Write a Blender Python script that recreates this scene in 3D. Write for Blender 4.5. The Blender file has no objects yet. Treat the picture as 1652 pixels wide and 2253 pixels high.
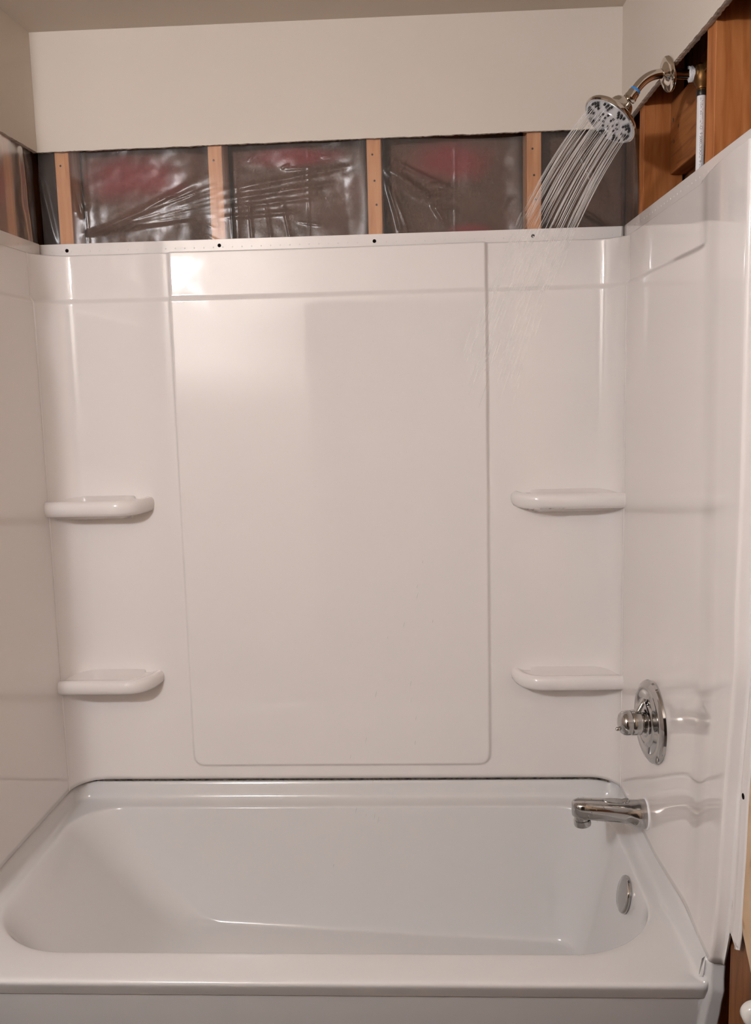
import bpy, bmesh, math, random
from mathutils import Vector, Matrix, noise
random.seed(7)
PI = math.pi
scene = bpy.context.scene
COL = scene.collection

# ------------------------------------------------------------------ camera, world, exposure
cam_d = bpy.data.cameras.new('camera'); cam = bpy.data.objects.new('camera', cam_d); COL.objects.link(cam)
Rt = Vector((0.99867453, 0.04533502, -0.02437039))
Up = Vector((0.01797016, 0.13657685, 0.99046647))
Fw = Vector((-0.04823125, 0.98959158, -0.13558114))
M = Matrix(((Rt.x, Up.x, -Fw.x, 0.9765), (Rt.y, Up.y, -Fw.y, -2.4643), (Rt.z, Up.z, -Fw.z, 1.5768), (0, 0, 0, 1)))
cam.matrix_world = M
cam_d.sensor_fit = 'VERTICAL'; cam_d.sensor_height = 36.0; cam_d.sensor_width = 36.0 * 1652 / 2253
cam_d.lens = 36.0 * 2034.3 / 2253
cam_d.clip_start = 0.01
scene.camera = cam
world = bpy.data.worlds.new('world'); scene.world = world; world.use_nodes = True
world.node_tree.nodes['Background'].inputs[0].default_value = (1, 0.9, 0.8, 1)
world.node_tree.nodes['Background'].inputs[1].default_value = 0.0
scene.view_settings.view_transform = 'Standard'
scene.view_settings.look = 'None'
scene.view_settings.exposure = 0.0
scene.view_settings.gamma = 1.0
scene.view_settings.use_curve_mapping = False
scene.cycles.max_bounces = 10
scene.cycles.diffuse_bounces = 6
scene.cycles.transparent_max_bounces = 24
LIGHT_POS = Vector((-0.06, -2.55, 2.18))
LIGHT_STRENGTH = 950.0
LIGHT_COL = (1.0, 1.01, 1.07)

# ------------------------------------------------------------------ materials
def mat(name, base, rough=0.5, metal=0.0, spec=0.5, coat=0.0):
    m = bpy.data.materials.new(name); m.use_nodes = True
    b = m.node_tree.nodes['Principled BSDF']
    b.inputs['Base Color'].default_value = (*base, 1)
    b.inputs['Roughness'].default_value = rough
    b.inputs['Metallic'].default_value = metal
    b.inputs['Specular IOR Level'].default_value = spec
    b.inputs['Coat Weight'].default_value = coat
    return m
def nodes(m): return m.node_tree.nodes, m.node_tree.links, m.node_tree.nodes['Principled BSDF']
def add_bump(m, scale, strength, dist=0.001, detail=4, stretch=None, coord='Object'):
    N, L, b = nodes(m)
    tc = N.new('ShaderNodeTexCoord'); mp = N.new('ShaderNodeMapping'); nz = N.new('ShaderNodeTexNoise'); bp = N.new('ShaderNodeBump')
    if stretch: mp.inputs['Scale'].default_value = stretch
    nz.inputs['Scale'].default_value = scale; nz.inputs['Detail'].default_value = detail
    bp.inputs['Strength'].default_value = strength; bp.inputs['Distance'].default_value = dist
    L.new(tc.outputs[coord], mp.inputs[0]); L.new(mp.outputs[0], nz.inputs['Vector'])
    L.new(nz.outputs['Fac'], bp.inputs['Height']); L.new(bp.outputs[0], b.inputs['Normal'])
    return nz
def ramp_color(m, scale, cols, stretch=None, detail=5, distortion=0.0):
    N, L, b = nodes(m)
    tc = N.new('ShaderNodeTexCoord'); mp = N.new('ShaderNodeMapping'); nz = N.new('ShaderNodeTexNoise'); rp = N.new('ShaderNodeValToRGB')
    if stretch: mp.inputs['Scale'].default_value = stretch
    nz.inputs['Scale'].default_value = scale; nz.inputs['Detail'].default_value = detail; nz.inputs['Distortion'].default_value = distortion
    el = rp.color_ramp.elements
    el[0].position = cols[0][0]; el[0].color = (*cols[0][1], 1)
    el[1].position = cols[-1][0]; el[1].color = (*cols[-1][1], 1)
    for p, c in cols[1:-1]:
        e = el.new(p); e.color = (*c, 1)
    L.new(tc.outputs['Object'], mp.inputs[0]); L.new(mp.outputs[0], nz.inputs['Vector'])
    L.new(nz.outputs['Fac'], rp.inputs['Fac']); L.new(rp.outputs[0], b.inputs['Base Color'])
    return m

ACRYL = mat('gloss_acrylic', (0.78, 0.74, 0.715), 0.10, spec=0.65)
add_bump(ACRYL, 60, 0.012, 0.001, 2)
def smear(m):           # faint smudges: only the gloss changes
    N, L, b = nodes(m)
    tc = N.new('ShaderNodeTexCoord'); nz = N.new('ShaderNodeTexNoise'); mr = N.new('ShaderNodeMapRange')
    nz.inputs['Scale'].default_value = 9; nz.inputs['Detail'].default_value = 6
    mr.inputs[1].default_value = 0.52; mr.inputs[2].default_value = 0.75; mr.inputs[3].default_value = 0.04; mr.inputs[4].default_value = 0.12
    L.new(tc.outputs['Object'], nz.inputs['Vector']); L.new(nz.outputs['Fac'], mr.inputs[0]); L.new(mr.outputs[0], b.inputs['Roughness'])
smear(ACRYL)
TUBM = mat('tub_acrylic', (0.655, 0.643, 0.635), 0.14, spec=0.5)
TUBF = mat('tub_textured_floor', (0.655, 0.643, 0.635), 0.22, spec=0.5); add_bump(TUBF, 500, 0.12, 0.001, 2)
PAINT = mat('wall_paint', (0.66, 0.60, 0.53), 0.7, spec=0.25); add_bump(PAINT, 260, 0.10, 0.0006, 4)
CEILM = mat('ceiling_paint', (0.58, 0.51, 0.43), 0.85, spec=0.2); add_bump(CEILM, 200, 0.15, 0.001, 4)
GYPS = ramp_color(mat('torn_gypsum', (0.5, 0.42, 0.36), 0.95, spec=0.1), 60, [(0.3, (0.34, 0.27, 0.22)), (0.7, (0.55, 0.46, 0.40))]); add_bump(GYPS, 400, 0.6, 0.002)
def wood(name, a, b_, c, stretch):
    m = ramp_color(mat(name, a, 0.6, spec=0.3), 6, [(0.28, c), (0.48, a), (0.72, b_)], stretch=stretch, detail=8, distortion=0.6)
    add_bump(m, 30, 0.15, 0.001, 6, stretch=stretch)
    return m
WOODV = wood('stud_wood_upright', (0.39, 0.135, 0.036), (0.48, 0.19, 0.065), (0.27, 0.08, 0.02), (9, 9, 0.9))
WOODB = wood('stud_wood_pale', (0.62, 0.32, 0.16), (0.70, 0.40, 0.22), (0.50, 0.23, 0.10), (9, 9, 0.9))
WOODH = wood('block_wood', (0.30, 0.105, 0.028), (0.38, 0.15, 0.045), (0.15, 0.05, 0.016), (9, 0.9, 9))
PLYW = wood('brown_board_wood', (0.17, 0.060, 0.016), (0.22, 0.085, 0.026), (0.10, 0.034, 0.010), (6, 6, 1.2))
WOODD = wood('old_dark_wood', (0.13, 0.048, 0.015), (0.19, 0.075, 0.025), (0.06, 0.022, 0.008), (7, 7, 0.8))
SHEATH = wood('sheathing_board', (0.14, 0.07, 0.035), (0.18, 0.09, 0.05), (0.07, 0.035, 0.02), (0.8, 6, 6))
DARKB = ramp_color(mat('unlit_cavity_dark', (0.05, 0.04, 0.04), 0.95, spec=0.05), 5, [(0.35, (0.03, 0.024, 0.024)), (0.75, (0.075, 0.055, 0.05))])  # near-black base stands in for the unlit left corner cavity
BATT = ramp_color(mat('brown_insulation', (0.14, 0.08, 0.06), 0.95, spec=0.05), 5,
    [(0.35, (0.10, 0.066, 0.05)), (0.55, (0.145, 0.088, 0.066)), (0.75, (0.20, 0.10, 0.085))], detail=3)
add_bump(BATT, 90, 0.6, 0.005, 8)
CHROME = mat('chrome', (0.50, 0.49, 0.48), 0.07, 1.0)
add_bump(CHROME, 300, 0.02, 0.0005, 2)
NICKEL = mat('polished_nickel', (0.66, 0.60, 0.53), 0.09, 1.0)
FACEM = mat('face_plate_grey', (0.62, 0.63, 0.65), 0.22, 0.55)
RUBBER = mat('dark_rubber', (0.018, 0.018, 0.02), 0.35)
BLACK = mat('black_void', (0.008, 0.006, 0.005), 0.9, spec=0.0)
BRASS = ramp_color(mat('aged_brass', (0.2, 0.1, 0.03), 0.4, 0.8), 40, [(0.3, (0.11, 0.05, 0.015)), (0.7, (0.26, 0.13, 0.04))])
CRIMP = mat('dark_crimp_ring', (0.035, 0.028, 0.022), 0.4, 0.6)
PVC = mat('white_pipe_plastic', (0.80, 0.79, 0.80), 0.35)
INK = mat('print_ink', (0.22, 0.20, 0.21), 0.7)
BLUE = mat('blue_tape', (0.03, 0.22, 0.62), 0.5)
TEFLON = mat('white_thread_tape', (0.85, 0.84, 0.83), 0.7); add_bump(TEFLON, 500, 0.8, 0.002)
CERAM = mat('shade_greyed_ceramic', (0.62, 0.61, 0.58), 0.15)  # white holder greyed in its base colour for its distance from the lamp
CAULK = ramp_color(mat('dirty_seam', (0.05, 0.04, 0.035), 0.9, spec=0.1), 90, [(0.35, (0.02, 0.016, 0.013)), (0.7, (0.16, 0.13, 0.11))])
FLOORM = ramp_color(mat('floor_vinyl', (0.2, 0.16, 0.13), 0.5), 8, [(0.3, (0.07, 0.052, 0.042)), (0.7, (0.12, 0.092, 0.075))])
TAN = ramp_color(mat('stained_wall_paper', (0.56, 0.40, 0.26), 0.8, spec=0.15), 14, [(0.28, (0.28, 0.16, 0.08)), (0.40, (0.55, 0.38, 0.24)), (0.7, (0.62, 0.46, 0.31))])
def pink_patch(m, pts):
    N, L, b = nodes(m); src = b.inputs['Base Color'].links[0].from_socket
    tc = N.new('ShaderNodeTexCoord'); nz = N.new('ShaderNodeTexNoise'); nz.inputs['Scale'].default_value = 10; nz.inputs['Detail'].default_value = 4
    L.new(tc.outputs['Object'], nz.inputs['Vector']); prev = None
    for (x, z, rx, rz) in pts:
        mp = N.new('ShaderNodeMapping'); mp.vector_type = 'POINT'
        mp.inputs['Scale'].default_value = (1 / rx, 0, 1 / rz); mp.inputs['Location'].default_value = (-x / rx, 0, -z / rz)
        L.new(tc.outputs['Object'], mp.inputs[0])
        ln = N.new('ShaderNodeVectorMath'); ln.operation = 'LENGTH'; L.new(mp.outputs[0], ln.inputs[0])
        ad = N.new('ShaderNodeMath'); ad.operation = 'ADD'; L.new(ln.outputs['Value'], ad.inputs[0]); L.new(nz.outputs['Fac'], ad.inputs[1])
        mr = N.new('ShaderNodeMapRange'); mr.interpolation_type = 'SMOOTHSTEP'
        mr.inputs[1].default_value = 0.75; mr.inputs[2].default_value = 1.65; mr.inputs[3].default_value = 1.0; mr.inputs[4].default_value = 0.0
        L.new(ad.outputs[0], mr.inputs[0])
        if prev is None: prev = mr.outputs[0]
        else:
            mx = N.new('ShaderNodeMath'); mx.operation = 'MAXIMUM'; L.new(prev, mx.inputs[0]); L.new(mr.outputs[0], mx.inputs[1]); prev = mx.outputs[0]
    mix = N.new('ShaderNodeMixRGB'); L.new(prev, mix.inputs[0]); L.new(src, mix.inputs[1]); mix.inputs[2].default_value = (0.25, 0.055, 0.06, 1)
    L.new(mix.outputs[0], b.inputs['Base Color'])
pink_patch(BATT, [(.22, 2.14, .17, .07), (.66, 2.18, .14, .030), (1.075, 2.155, .14, .06), (1.12, 1.97, .07, .03), (.10, 1.95, .06, .03)])
def film_mat():
    m = bpy.data.materials.new('vapour_barrier_film'); m.use_nodes = True
    N, L = m.node_tree.nodes, m.node_tree.links
    N.remove(N['Principled BSDF']); out = N['Material Output']
    tr = N.new('ShaderNodeBsdfTransparent'); tr.inputs[0].default_value = (0.93, 0.91, 0.89, 1)
    df = N.new('ShaderNodeBsdfDiffuse'); df.inputs[0].default_value = (0.62, 0.56, 0.52, 1)
    gl = N.new('ShaderNodeBsdfGlossy'); gl.inputs[0].default_value = (0.95, 0.92, 0.9, 1); gl.inputs['Roughness'].default_value = 0.25
    m1 = N.new('ShaderNodeMixShader'); m1.inputs[0].default_value = 0.085
    m2 = N.new('ShaderNodeMixShader')
    fr = N.new('ShaderNodeFresnel'); fr.inputs[0].default_value = 1.5
    ml = N.new('ShaderNodeMath'); ml.operation = 'MULTIPLY'; ml.inputs[1].default_value = 0.62
    L.new(fr.outputs[0], ml.inputs[0]); L.new(ml.outputs[0], m2.inputs[0])
    L.new(tr.outputs[0], m1.inputs[1]); L.new(df.outputs[0], m1.inputs[2])
    L.new(m1.outputs[0], m2.inputs[1]); L.new(gl.outputs[0], m2.inputs[2]); L.new(m2.outputs[0], out.inputs[0])
    tc = N.new('ShaderNodeTexCoord'); nz = N.new('ShaderNodeTexNoise'); nz.inputs['Scale'].default_value = 55; nz.inputs['Detail'].default_value = 5; nz.inputs['Distortion'].default_value = 1.5
    bp = N.new('ShaderNodeBump'); bp.inputs['Strength'].default_value = 0.05; bp.inputs['Distance'].default_value = 0.003
    L.new(tc.outputs['Object'], nz.inputs['Vector']); L.new(nz.outputs['Fac'], bp.inputs['Height'])
    L.new(bp.outputs[0], gl.inputs['Normal']); L.new(bp.outputs[0], fr.inputs['Normal'])
    return m
FILM = film_mat()
def water_mat(name, alpha):
    m = bpy.data.materials.new(name); m.use_nodes = True
    N, L = m.node_tree.nodes, m.node_tree.links
    b = N['Principled BSDF']; out = N['Material Output']
    b.inputs['Base Color'].default_value = (0.86, 0.84, 0.82, 1); b.inputs['Roughness'].default_value = 0.12; b.inputs['IOR'].default_value = 1.33
    tr = N.new('ShaderNodeBsdfTransparent'); mx = N.new('ShaderNodeMixShader'); mx.inputs[0].default_value = alpha
    L.new(tr.outputs[0], mx.inputs[1]); L.new(b.outputs[0], mx.inputs[2]); L.new(mx.outputs[0], out.inputs[0])
    return m
WATER = water_mat('running_water', 0.42)
WATER2 = water_mat('broken_water', 0.14)
def drop_mat():
    m = bpy.data.materials.new('water_drop'); m.use_nodes = True
    b = m.node_tree.nodes['Principled BSDF']
    b.inputs['Base Color'].default_value = (0.95, 0.95, 0.95, 1); b.inputs['Roughness'].default_value = 0.02
    b.inputs['Transmission Weight'].default_value = 1.0; b.inputs['IOR'].default_value = 1.33
    return m
DROP = drop_mat()
def emis(name, col, s):
    m = bpy.data.materials.new(name); m.use_nodes = True
    N, L = m.node_tree.nodes, m.node_tree.links
    N.remove(N['Principled BSDF']); e = N.new('ShaderNodeEmission'); e.inputs[0].default_value = (*col, 1); e.inputs[1].default_value = s
    L.new(e.outputs[0], N['Material Output'].inputs[0]); return m
GLOW = emis('lit_globe', LIGHT_COL, LIGHT_STRENGTH)

# ------------------------------------------------------------------ helpers
def sst(a, b, x):
    t = max(0.0, min(1.0, (x - a) / (b - a))); return t * t * (3 - 2 * t)
def lerp(a, b, t): return a + (b - a) * t
def link(name, me, m, parent=None, smooth=True):
    o = bpy.data.objects.new(name, me); COL.objects.link(o)
    for mm in (m if isinstance(m, (list, tuple)) else [m]): me.materials.append(mm)
    if smooth:
        for p in me.polygons: p.use_smooth = True
    if parent: o.parent = parent
    return o
def obj(name, bm, m, parent=None, smooth=False):
    bmesh.ops.recalc_face_normals(bm, faces=bm.faces[:])
    me = bpy.data.meshes.new(name); bm.to_mesh(me); bm.free()
    return link(name, me, m, parent, smooth)
def empty(name, loc, label=None, cat=None, group=None):
    o = bpy.data.objects.new(name, None); COL.objects.link(o); o.location = loc; o.empty_display_size = 0.05
    bpy.context.view_layer.update()
    if label: tag(o, label, cat, group)
    return o
def tag(o, label=None, cat=None, group=None, kind=None):
    if label: o['label'] = label
    if cat: o['category'] = cat
    if group: o['group'] = group
    if kind: o['kind'] = kind
    return o
def struct(o, kind='structure', label=None, cat=None):
    o['kind'] = kind
    if label: o['label'] = label
    if cat: o['category'] = cat
    return o
def keep(o, parent):                     # parent, keep the world coordinates of the mesh data
    o.parent = parent; o.matrix_parent_inverse = Matrix.Translation(-parent.location)
    return o
def box(bm, x0, x1, y0, y1, z0, z1, bev=0.0):
    r = bmesh.ops.create_cube(bm, size=1.0)
    vs = r['verts']
    for v in vs:
        v.co = Vector((lerp(x0, x1, v.co.x + .5), lerp(y0, y1, v.co.y + .5), lerp(z0, z1, v.co.z + .5)))
    if bev:
        es = list({e for v in vs for e in v.link_edges})
        bmesh.ops.bevel(bm, geom=es, offset=bev, segments=2, affect='EDGES', profile=0.5)
def boxobj(name, dims, m, parent=None, bev=0.0015):
    bm = bmesh.new(); box(bm, *dims, bev=bev); o = obj(name, bm, m)
    if parent: keep(o, parent)
    return o
def grid(name, us, vs, fn, m, parent=None, thick=0.0, offset=-1, flip=False):
    verts = [tuple(fn(u, v)) for v in vs for u in us]
    nu = len(us); faces = []
    for j in range(len(vs) - 1):
        for i in range(nu - 1):
            f = (j * nu + i, j * nu + i + 1, (j + 1) * nu + i + 1, (j + 1) * nu + i)
            faces.append(f[::-1] if flip else f)
    me = bpy.data.meshes.new(name); me.from_pydata(verts, [], faces); me.update()
    o = link(name, me, m)
    if parent: keep(o, parent)
    if thick:
        s = o.modifiers.new('thickness', 'SOLIDIFY'); s.thickness = thick; s.offset = offset
    return o
def rings_mesh(name, rings, m, parent=None, cap=(True, True), smooth=True, closed=True, midx=None):
    n = len(rings[0]); verts = [tuple(p) for r in rings for p in r]; faces = []
    for k in range(len(rings) - 1):
        for i in range(n if closed else n - 1):
            j = (i + 1) % n
            faces.append((k * n + i, k * n + j, (k + 1) * n + j, (k + 1) * n + i))
    if cap[0]: faces.append(tuple(range(n))[::-1])
    if cap[1]: faces.append(tuple((len(rings) - 1) * n + i for i in range(n)))
    bm = bmesh.new()
    bv = [bm.verts.new(v) for v in verts]
    for f in faces:
        try: bm.faces.new([bv[i] for i in f])
        except ValueError: pass
    o = obj(name, bm, m, None, smooth)
    if parent: keep(o, parent)
    return o
def frame(d):
    d = Vector(d).normalized(); a = Vector((0, 0, 1)) if abs(d.z) < .9 else Vector((0, 1, 0))
    u = a.cross(d).normalized(); return u, d.cross(u).normalized(), d
def lathe(name, origin, axis, prof, m, parent=None, seg=48, cap=(True, True), sharp=None):
    u, w, d = frame(axis); o = Vector(origin)
    rings = [[o + d * h + (u * math.cos(2 * PI * i / seg) + w * math.sin(2 * PI * i / seg)) * max(r, 1e-5) for i in range(seg)] for r, h in prof]
    ob = rings_mesh(name, rings, m, parent, cap)
    ob.data.set_sharp_from_angle(angle=math.radians(sharp or 35))
    return ob
def tube(name, pts, rad, m, parent=None, seg=20, cap=(True, True)):
    pts = [Vector(p) for p in pts]; rings = []; u = None
    for i, p in enumerate(pts):
        d = (pts[min(i + 1, len(pts) - 1)] - pts[max(i - 1, 0)]).normalized()
        if u is None: u, w, _ = frame(d)
        else:
            u = (u - d * u.dot(d)).normalized(); w = d.cross(u)
        r = rad(i / (len(pts) - 1)) if callable(rad) else rad
        rings.append([p + (u * math.cos(2 * PI * k / seg) + w * math.sin(2 * PI * k / seg)) * r for k in range(seg)])
    ob = rings_mesh(name, rings, m, parent, cap); ob.data.set_sharp_from_angle(angle=math.radians(40)); return ob
def lin(a, b, n): return [a + (b - a) * i / (n - 1) for i in range(n)]
def merged(*lists):
    s = sorted(set(round(v, 5) for l in lists for v in l)); return s
def fbm(x, y, z=0.0, o=4): return noise.fractal(Vector((x, y, z)), 1.0, 2.0, o)

# ------------------------------------------------------------------ the setting
W = 1.50; H = 2.4915; ZC = 2.2; T = 0.013
def jag(name, path, z_fn, m_face, seed, depth_dir, fixed=None):
    """A drywall strip: path = list of points (x, y) on the face, hung from the ceiling down to a rough cut."""
    us = list(range(len(path))); bm = bmesh.new(); nz_ = 7; rows = []
    for i, (x, y) in enumerate(path):
        zb = z_fn(i); a = []
        for j in range(nz_): a.append(bm.verts.new((x, y, lerp(zb, H, (j / (nz_ - 1)) ** 1.6))))
        dz = 0.002 * fbm(i * .31, seed, 3) + .0008
        bk = [bm.verts.new((x + depth_dir[0] * T * .35, y + depth_dir[1] * T * .35, zb - .0012 + .5 * dz)),
              bm.verts.new((x + depth_dir[0] * T, y + depth_dir[1] * T, zb + dz)),
              bm.verts.new((x + depth_dir[0] * T, y + depth_dir[1] * T, H))]
        rows.append((a, bk))
    for i in range(len(path) - 1):
        a, b = rows[i][0], rows[i + 1][0]
        for j in range(nz_ - 1): bm.faces.new((a[j], b[j], b[j + 1], a[j + 1]))
        A, B = rows[i][1], rows[i + 1][1]
        for q in ((a[0], A[0], B[0], b[0]), (A[0], A[1], B[1], B[0])):
            f = bm.faces.new(q); f.material_index = 1
        bm.faces.new((A[1], A[2], B[2], B[1])); 
    o = obj(name, bm, [m_face, GYPS]); return struct(o)
n = 420
jag('wall_back', [(lerp(-T, W + .002, i / n), 0) for i in range(n + 1)],
    lambda i: 2.1975 + .0075 * i / n + .0012 * fbm(i * .12, 1.7) + .0009 * fbm(i * .6, 5), PAINT, 1, (0, 1))
jag('wall_left', [(-.024 * i / 260, lerp(0.0, -0.955, i / 260)) for i in range(261)],
    lambda i: 2.1975 + .004 * i / 260 + .0014 * fbm(i * .15, 11) + .001 * fbm(i * .7, 15), PAINT, 4, (-1, 0))
jag('wall_right', [(W, lerp(0.0, -1.02, i / 300)) for i in range(301)],
    lambda i: 2.203 + .0016 * fbm(i * .16, 21) + .0012 * fbm(i * .7, 25) + .004 * math.sin(i * .02), PAINT, 8, (1, 0))
def slab(name, dims, m): return struct(boxobj(name, dims, m, bev=0))
slab('ceiling', (-1.0, 1.62, -3.75, 0.12, H, H + .05), CEILM)
slab('floor', (-1.0, 1.62, -3.75, 0.12, -.05, 0.0), FLOORM)
DX0, DX1, DH = 0.40, 1.30, 2.04          # unseen doorway, added so low bounce light is lost in a dark hall
slab('wall_front', (-0.42, DX0, -2.80, -2.75, 0, H), PAINT)
slab('wall_front_right', (DX1, 1.62, -2.80, -2.75, 0, H), PAINT)
slab('wall_front_header', (DX0, DX1, -2.80, -2.75, DH, H), PAINT)
BOUNCE_SINK = mat('bounce_sink_dark', (0.16, 0.13, 0.11), 0.8)  # unseen hall, added dark to swallow bounce light
slab('wall_added_hall', (-1.0, 1.62, -3.75, -3.70, 0, H), BOUNCE_SINK)
slab('wall_added_hall_left', (-1.0, -0.95, -3.70, -2.85, 0, H), BOUNCE_SINK)
slab('wall_added_hall_right', (1.57, 1.62, -3.70, -2.80, 0, H), BOUNCE_SINK)
DIMP = mat('bounce_cut_paint', (0.34, 0.30, 0.26), 0.8)  # unseen room walls, darkened to weaken the ambient bounce
slab('wall_side', (-1.0, -0.95, -2.85, -0.98, 0, H), DIMP)
slab('wall_end', (-1.0, -0.026, -1.00, -0.957, 0, H), DIMP)
# sheathing behind the open studs
slab('wall_back_outer', (-.13, 1.66, .107, .125, 0, H), SHEATH)
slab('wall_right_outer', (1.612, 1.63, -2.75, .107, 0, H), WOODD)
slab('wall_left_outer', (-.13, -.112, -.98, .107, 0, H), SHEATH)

# ------------------------------------------------------------------ studs, blocks, insulation
def stud(dims, m, label, group=None):
    o = boxobj('wall_stud', dims, m, bev=0.0018); return tag(o, label, 'stud', group)
SX = [0.0580, 0.4620, 0.8740, 1.2830]
sl = ['pale pine wall stud nearest the left corner behind plastic film', 'pale pine wall stud crossed by shiny film wrinkles, second from left corner',
      'pale pine wall stud with nail holes and plaster smear, middle of back wall', 'pale pine wall stud on the back wall behind the falling shower water']
for sx, l in zip(SX, sl):
    o = stud((sx - .0185, sx + .0185, .0135, .102, .02, H - .01), WOODB, l)
    sx_ = sx
    for k in range(3 if sx > .8 else 1):
        zz = [2.165, 2.10, 2.04][k]
        h = lathe('nail_head', (sx + .004 * (k - 1), .0137, zz), (0, -1, 0), [(.0028, 0), (.0028, .0003), (.0022, .0005)], RUBBER, seg=12); keep(h, o)
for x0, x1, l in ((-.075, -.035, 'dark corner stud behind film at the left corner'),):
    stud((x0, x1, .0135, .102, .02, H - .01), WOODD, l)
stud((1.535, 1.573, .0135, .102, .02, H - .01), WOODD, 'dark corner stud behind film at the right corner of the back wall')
stud((-.102, -.0135, -.180, -.140, .02, H - .01), WOODV, 'pine stud seen through film on the left wall')
stud((-.102, -.0135, -.60, -.56, .02, H - .01), WOODB, 'pine stud in the left wall further towards the viewer')
A_ = stud((1.5135, 1.605, -.180, -.137, .02, H - .01), WOODV, 'orange fir stud in the right wall, left of the white pipe')
B_ = stud((1.5135, 1.610, -.705, -.655, .02, H - .01), WOODV, 'wide orange fir stud in the right wall, right of the white pipe')
stud((1.5235, 1.610, -1.26, -.885, .02, .9), PLYW, 'wide brown board low in the right wall beside the tub front')
k = boxobj('blocking_board', (1.574, 1.611, -.653, -.182, 2.048, 2.210), WOODH, bev=.003)
tag(k, 'horizontal wooden blocking board between the two right wall studs behind the pipe', 'board')
for y, z in ((-.205, 2.165), (-.215, 2.115), (-.25, 2.14)):
    h = lathe('knot', (1.5738, y, z), (-1, 0, 0), [(.006 if y > -.21 else .004, 0), (.004, .0005)], RUBBER, seg=10); keep(h, k)
h = lathe('nail', (1.56, -.1815, 1.99), (0, -1, 0), [(.003, 0), (.003, .006), (.0045, .006), (.0045, .007)], CHROME, seg=12); keep(h, A_)

bay = [(-.034, .036, DARKB, 'narrow near-black sheet standing in for the unlit left corner cavity behind film'),
       (.079, .441, BATT, 'brown and pink insulation batt behind film between first and second back studs'),
       (.483, .853, BATT, 'brown insulation batt behind film between second and third back studs'),
       (.895, 1.262, BATT, 'insulation batt with a bright pink patch behind film between third and fourth back studs'),
       (1.304, 1.533, BATT, 'grey brown insulation batt behind film at the right end of the back wall')]
for i, (x0, x1, m, l) in enumerate(bay):
    us = lin(x0, x1, 30); vs = lin(1.75, 2.42, 40)
    def f(u, v, x0=x0, x1=x1, i=i):
        e = max(0.0, math.sin(PI * (u - x0) / (x1 - x0))) ** .4
        return (u, .098 - e * (.032 + .006 * fbm(u * 9, v * 9, i)), v)
    o = grid('insulation_batt', us, vs, f, m, thick=.006, offset=-1)
    tag(o, l, 'insulation')
o = grid('insulation_batt', lin(-.555, -.185, 20), lin(1.75, 2.42, 30), lambda u, v: (-.10 + .035 * max(0.0, math.sin(PI * (u + .555) / .37)) ** .4, u, v), BATT, thick=.006)
tag(o, 'brown insulation batt behind film in the left wall', 'insulation')

# ------------------------------------------------------------------ vapour barrier film
rng = random.Random(11)
ridges = []
def ridge(x0, z0, x1, z1, w, h): ridges.append((x0, z0, x1, z1, w, h))
for q in range(10):     # long diagonal folds fanning from the second stud to lower left
    a = lerp(.30, 1.05, q / 9)
    ridge(.455, 2.03 + .012 * q, .455 - .36 * math.cos(.15 + .05 * q), 2.03 + .012 * q - .16 * (.25 + .07 * q), .004 + .003 * rng.random(), .0022 + .003 * rng.random())
for q in range(4):
    ridge(.47, 2.02 + .022 * q, .47 + .20 + .05 * q, 2.03 + .034 * q + .01 * rng.random(), .005 + .004 * rng.random(), .002 + .003 * rng.random())
for q in range(4):
    ridge(.50 + .05 * q, 1.96, .50 + .045 * q, 2.04 + .03 * rng.random(), .003, .0035)
for x in (.70, .115, .93, 1.08, .515):
    ridge(x, 1.94, x + .004 * rng.random(), 2.20, .0022, .0018)
ridge(.905, 2.13, 1.0, 2.06, .012, 0.0150); ridge(.92, 2.15, 1.07, 2.075, .005, 0.0090); ridge(1.0, 2.06, 1.06, 2.07, .006, 0.0120); ridge(1.03, 2.03, 1.075, 2.028, .005, 0.0105)
ridge(.905, 2.10, .945, 1.96, .006, 0.0150); ridge(.92, 2.08, .96, 1.96, .004, 0.0105); ridge(1.02, 2.04, 1.06, 1.98, .005, 0.0090)
ridge(1.00, 2.09, 1.05, 2.10, .005, 0.0090); ridge(.93, 2.16, .905, 2.12, .006, 0.0120)
ridge(1.37, 2.03, 1.47, 1.965, .006, 0.0135); ridge(1.35, 2.05, 1.42, 1.99, .005, 0.0105); ridge(1.40, 2.17, 1.45, 2.05, .006, 0.0120); ridge(1.38, 2.02, 1.46, 1.975, .003, 0.0090)
ridge(.085, 2.13, .105, 2.03, .006, .009); ridge(.105, 2.12, .115, 2.05, .008, .010); ridge(.0, 2.14, .03, 1.96, .008, .012); ridge(-.005, 2.16, .045, 2.10, .004, .005); ridge(.03, 2.05, .09, 2.045, .004, .004)
for q in range(12):
    x = rng.uniform(.08, 1.48); z = rng.uniform(1.96, 2.17); a = rng.uniform(-.6, 1.0); L_ = rng.uniform(.02, .07)
    ridge(x, z, x + L_ * math.cos(a), z + L_ * math.sin(a), .0025, .0025)
def ridge_h(x, z):
    s = 0.0
    for x0, z0, x1, z1, w, h in ridges:
        dx, dz = x1 - x0, z1 - z0; L2 = dx * dx + dz * dz
        t = ((x - x0) * dx + (z - z0) * dz) / L2
        if t < -.1 or t > 1.1: continue
        tc = max(0, min(1, t)); d2 = (x - x0 - tc * dx) ** 2 + (z - z0 - tc * dz) ** 2
        if d2 > 9 * w * w: continue
        s += h * math.exp(-d2 / (w * w)) * max(0.0, 1 - (2 * tc - 1) ** 4 * .9)
    return s
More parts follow.
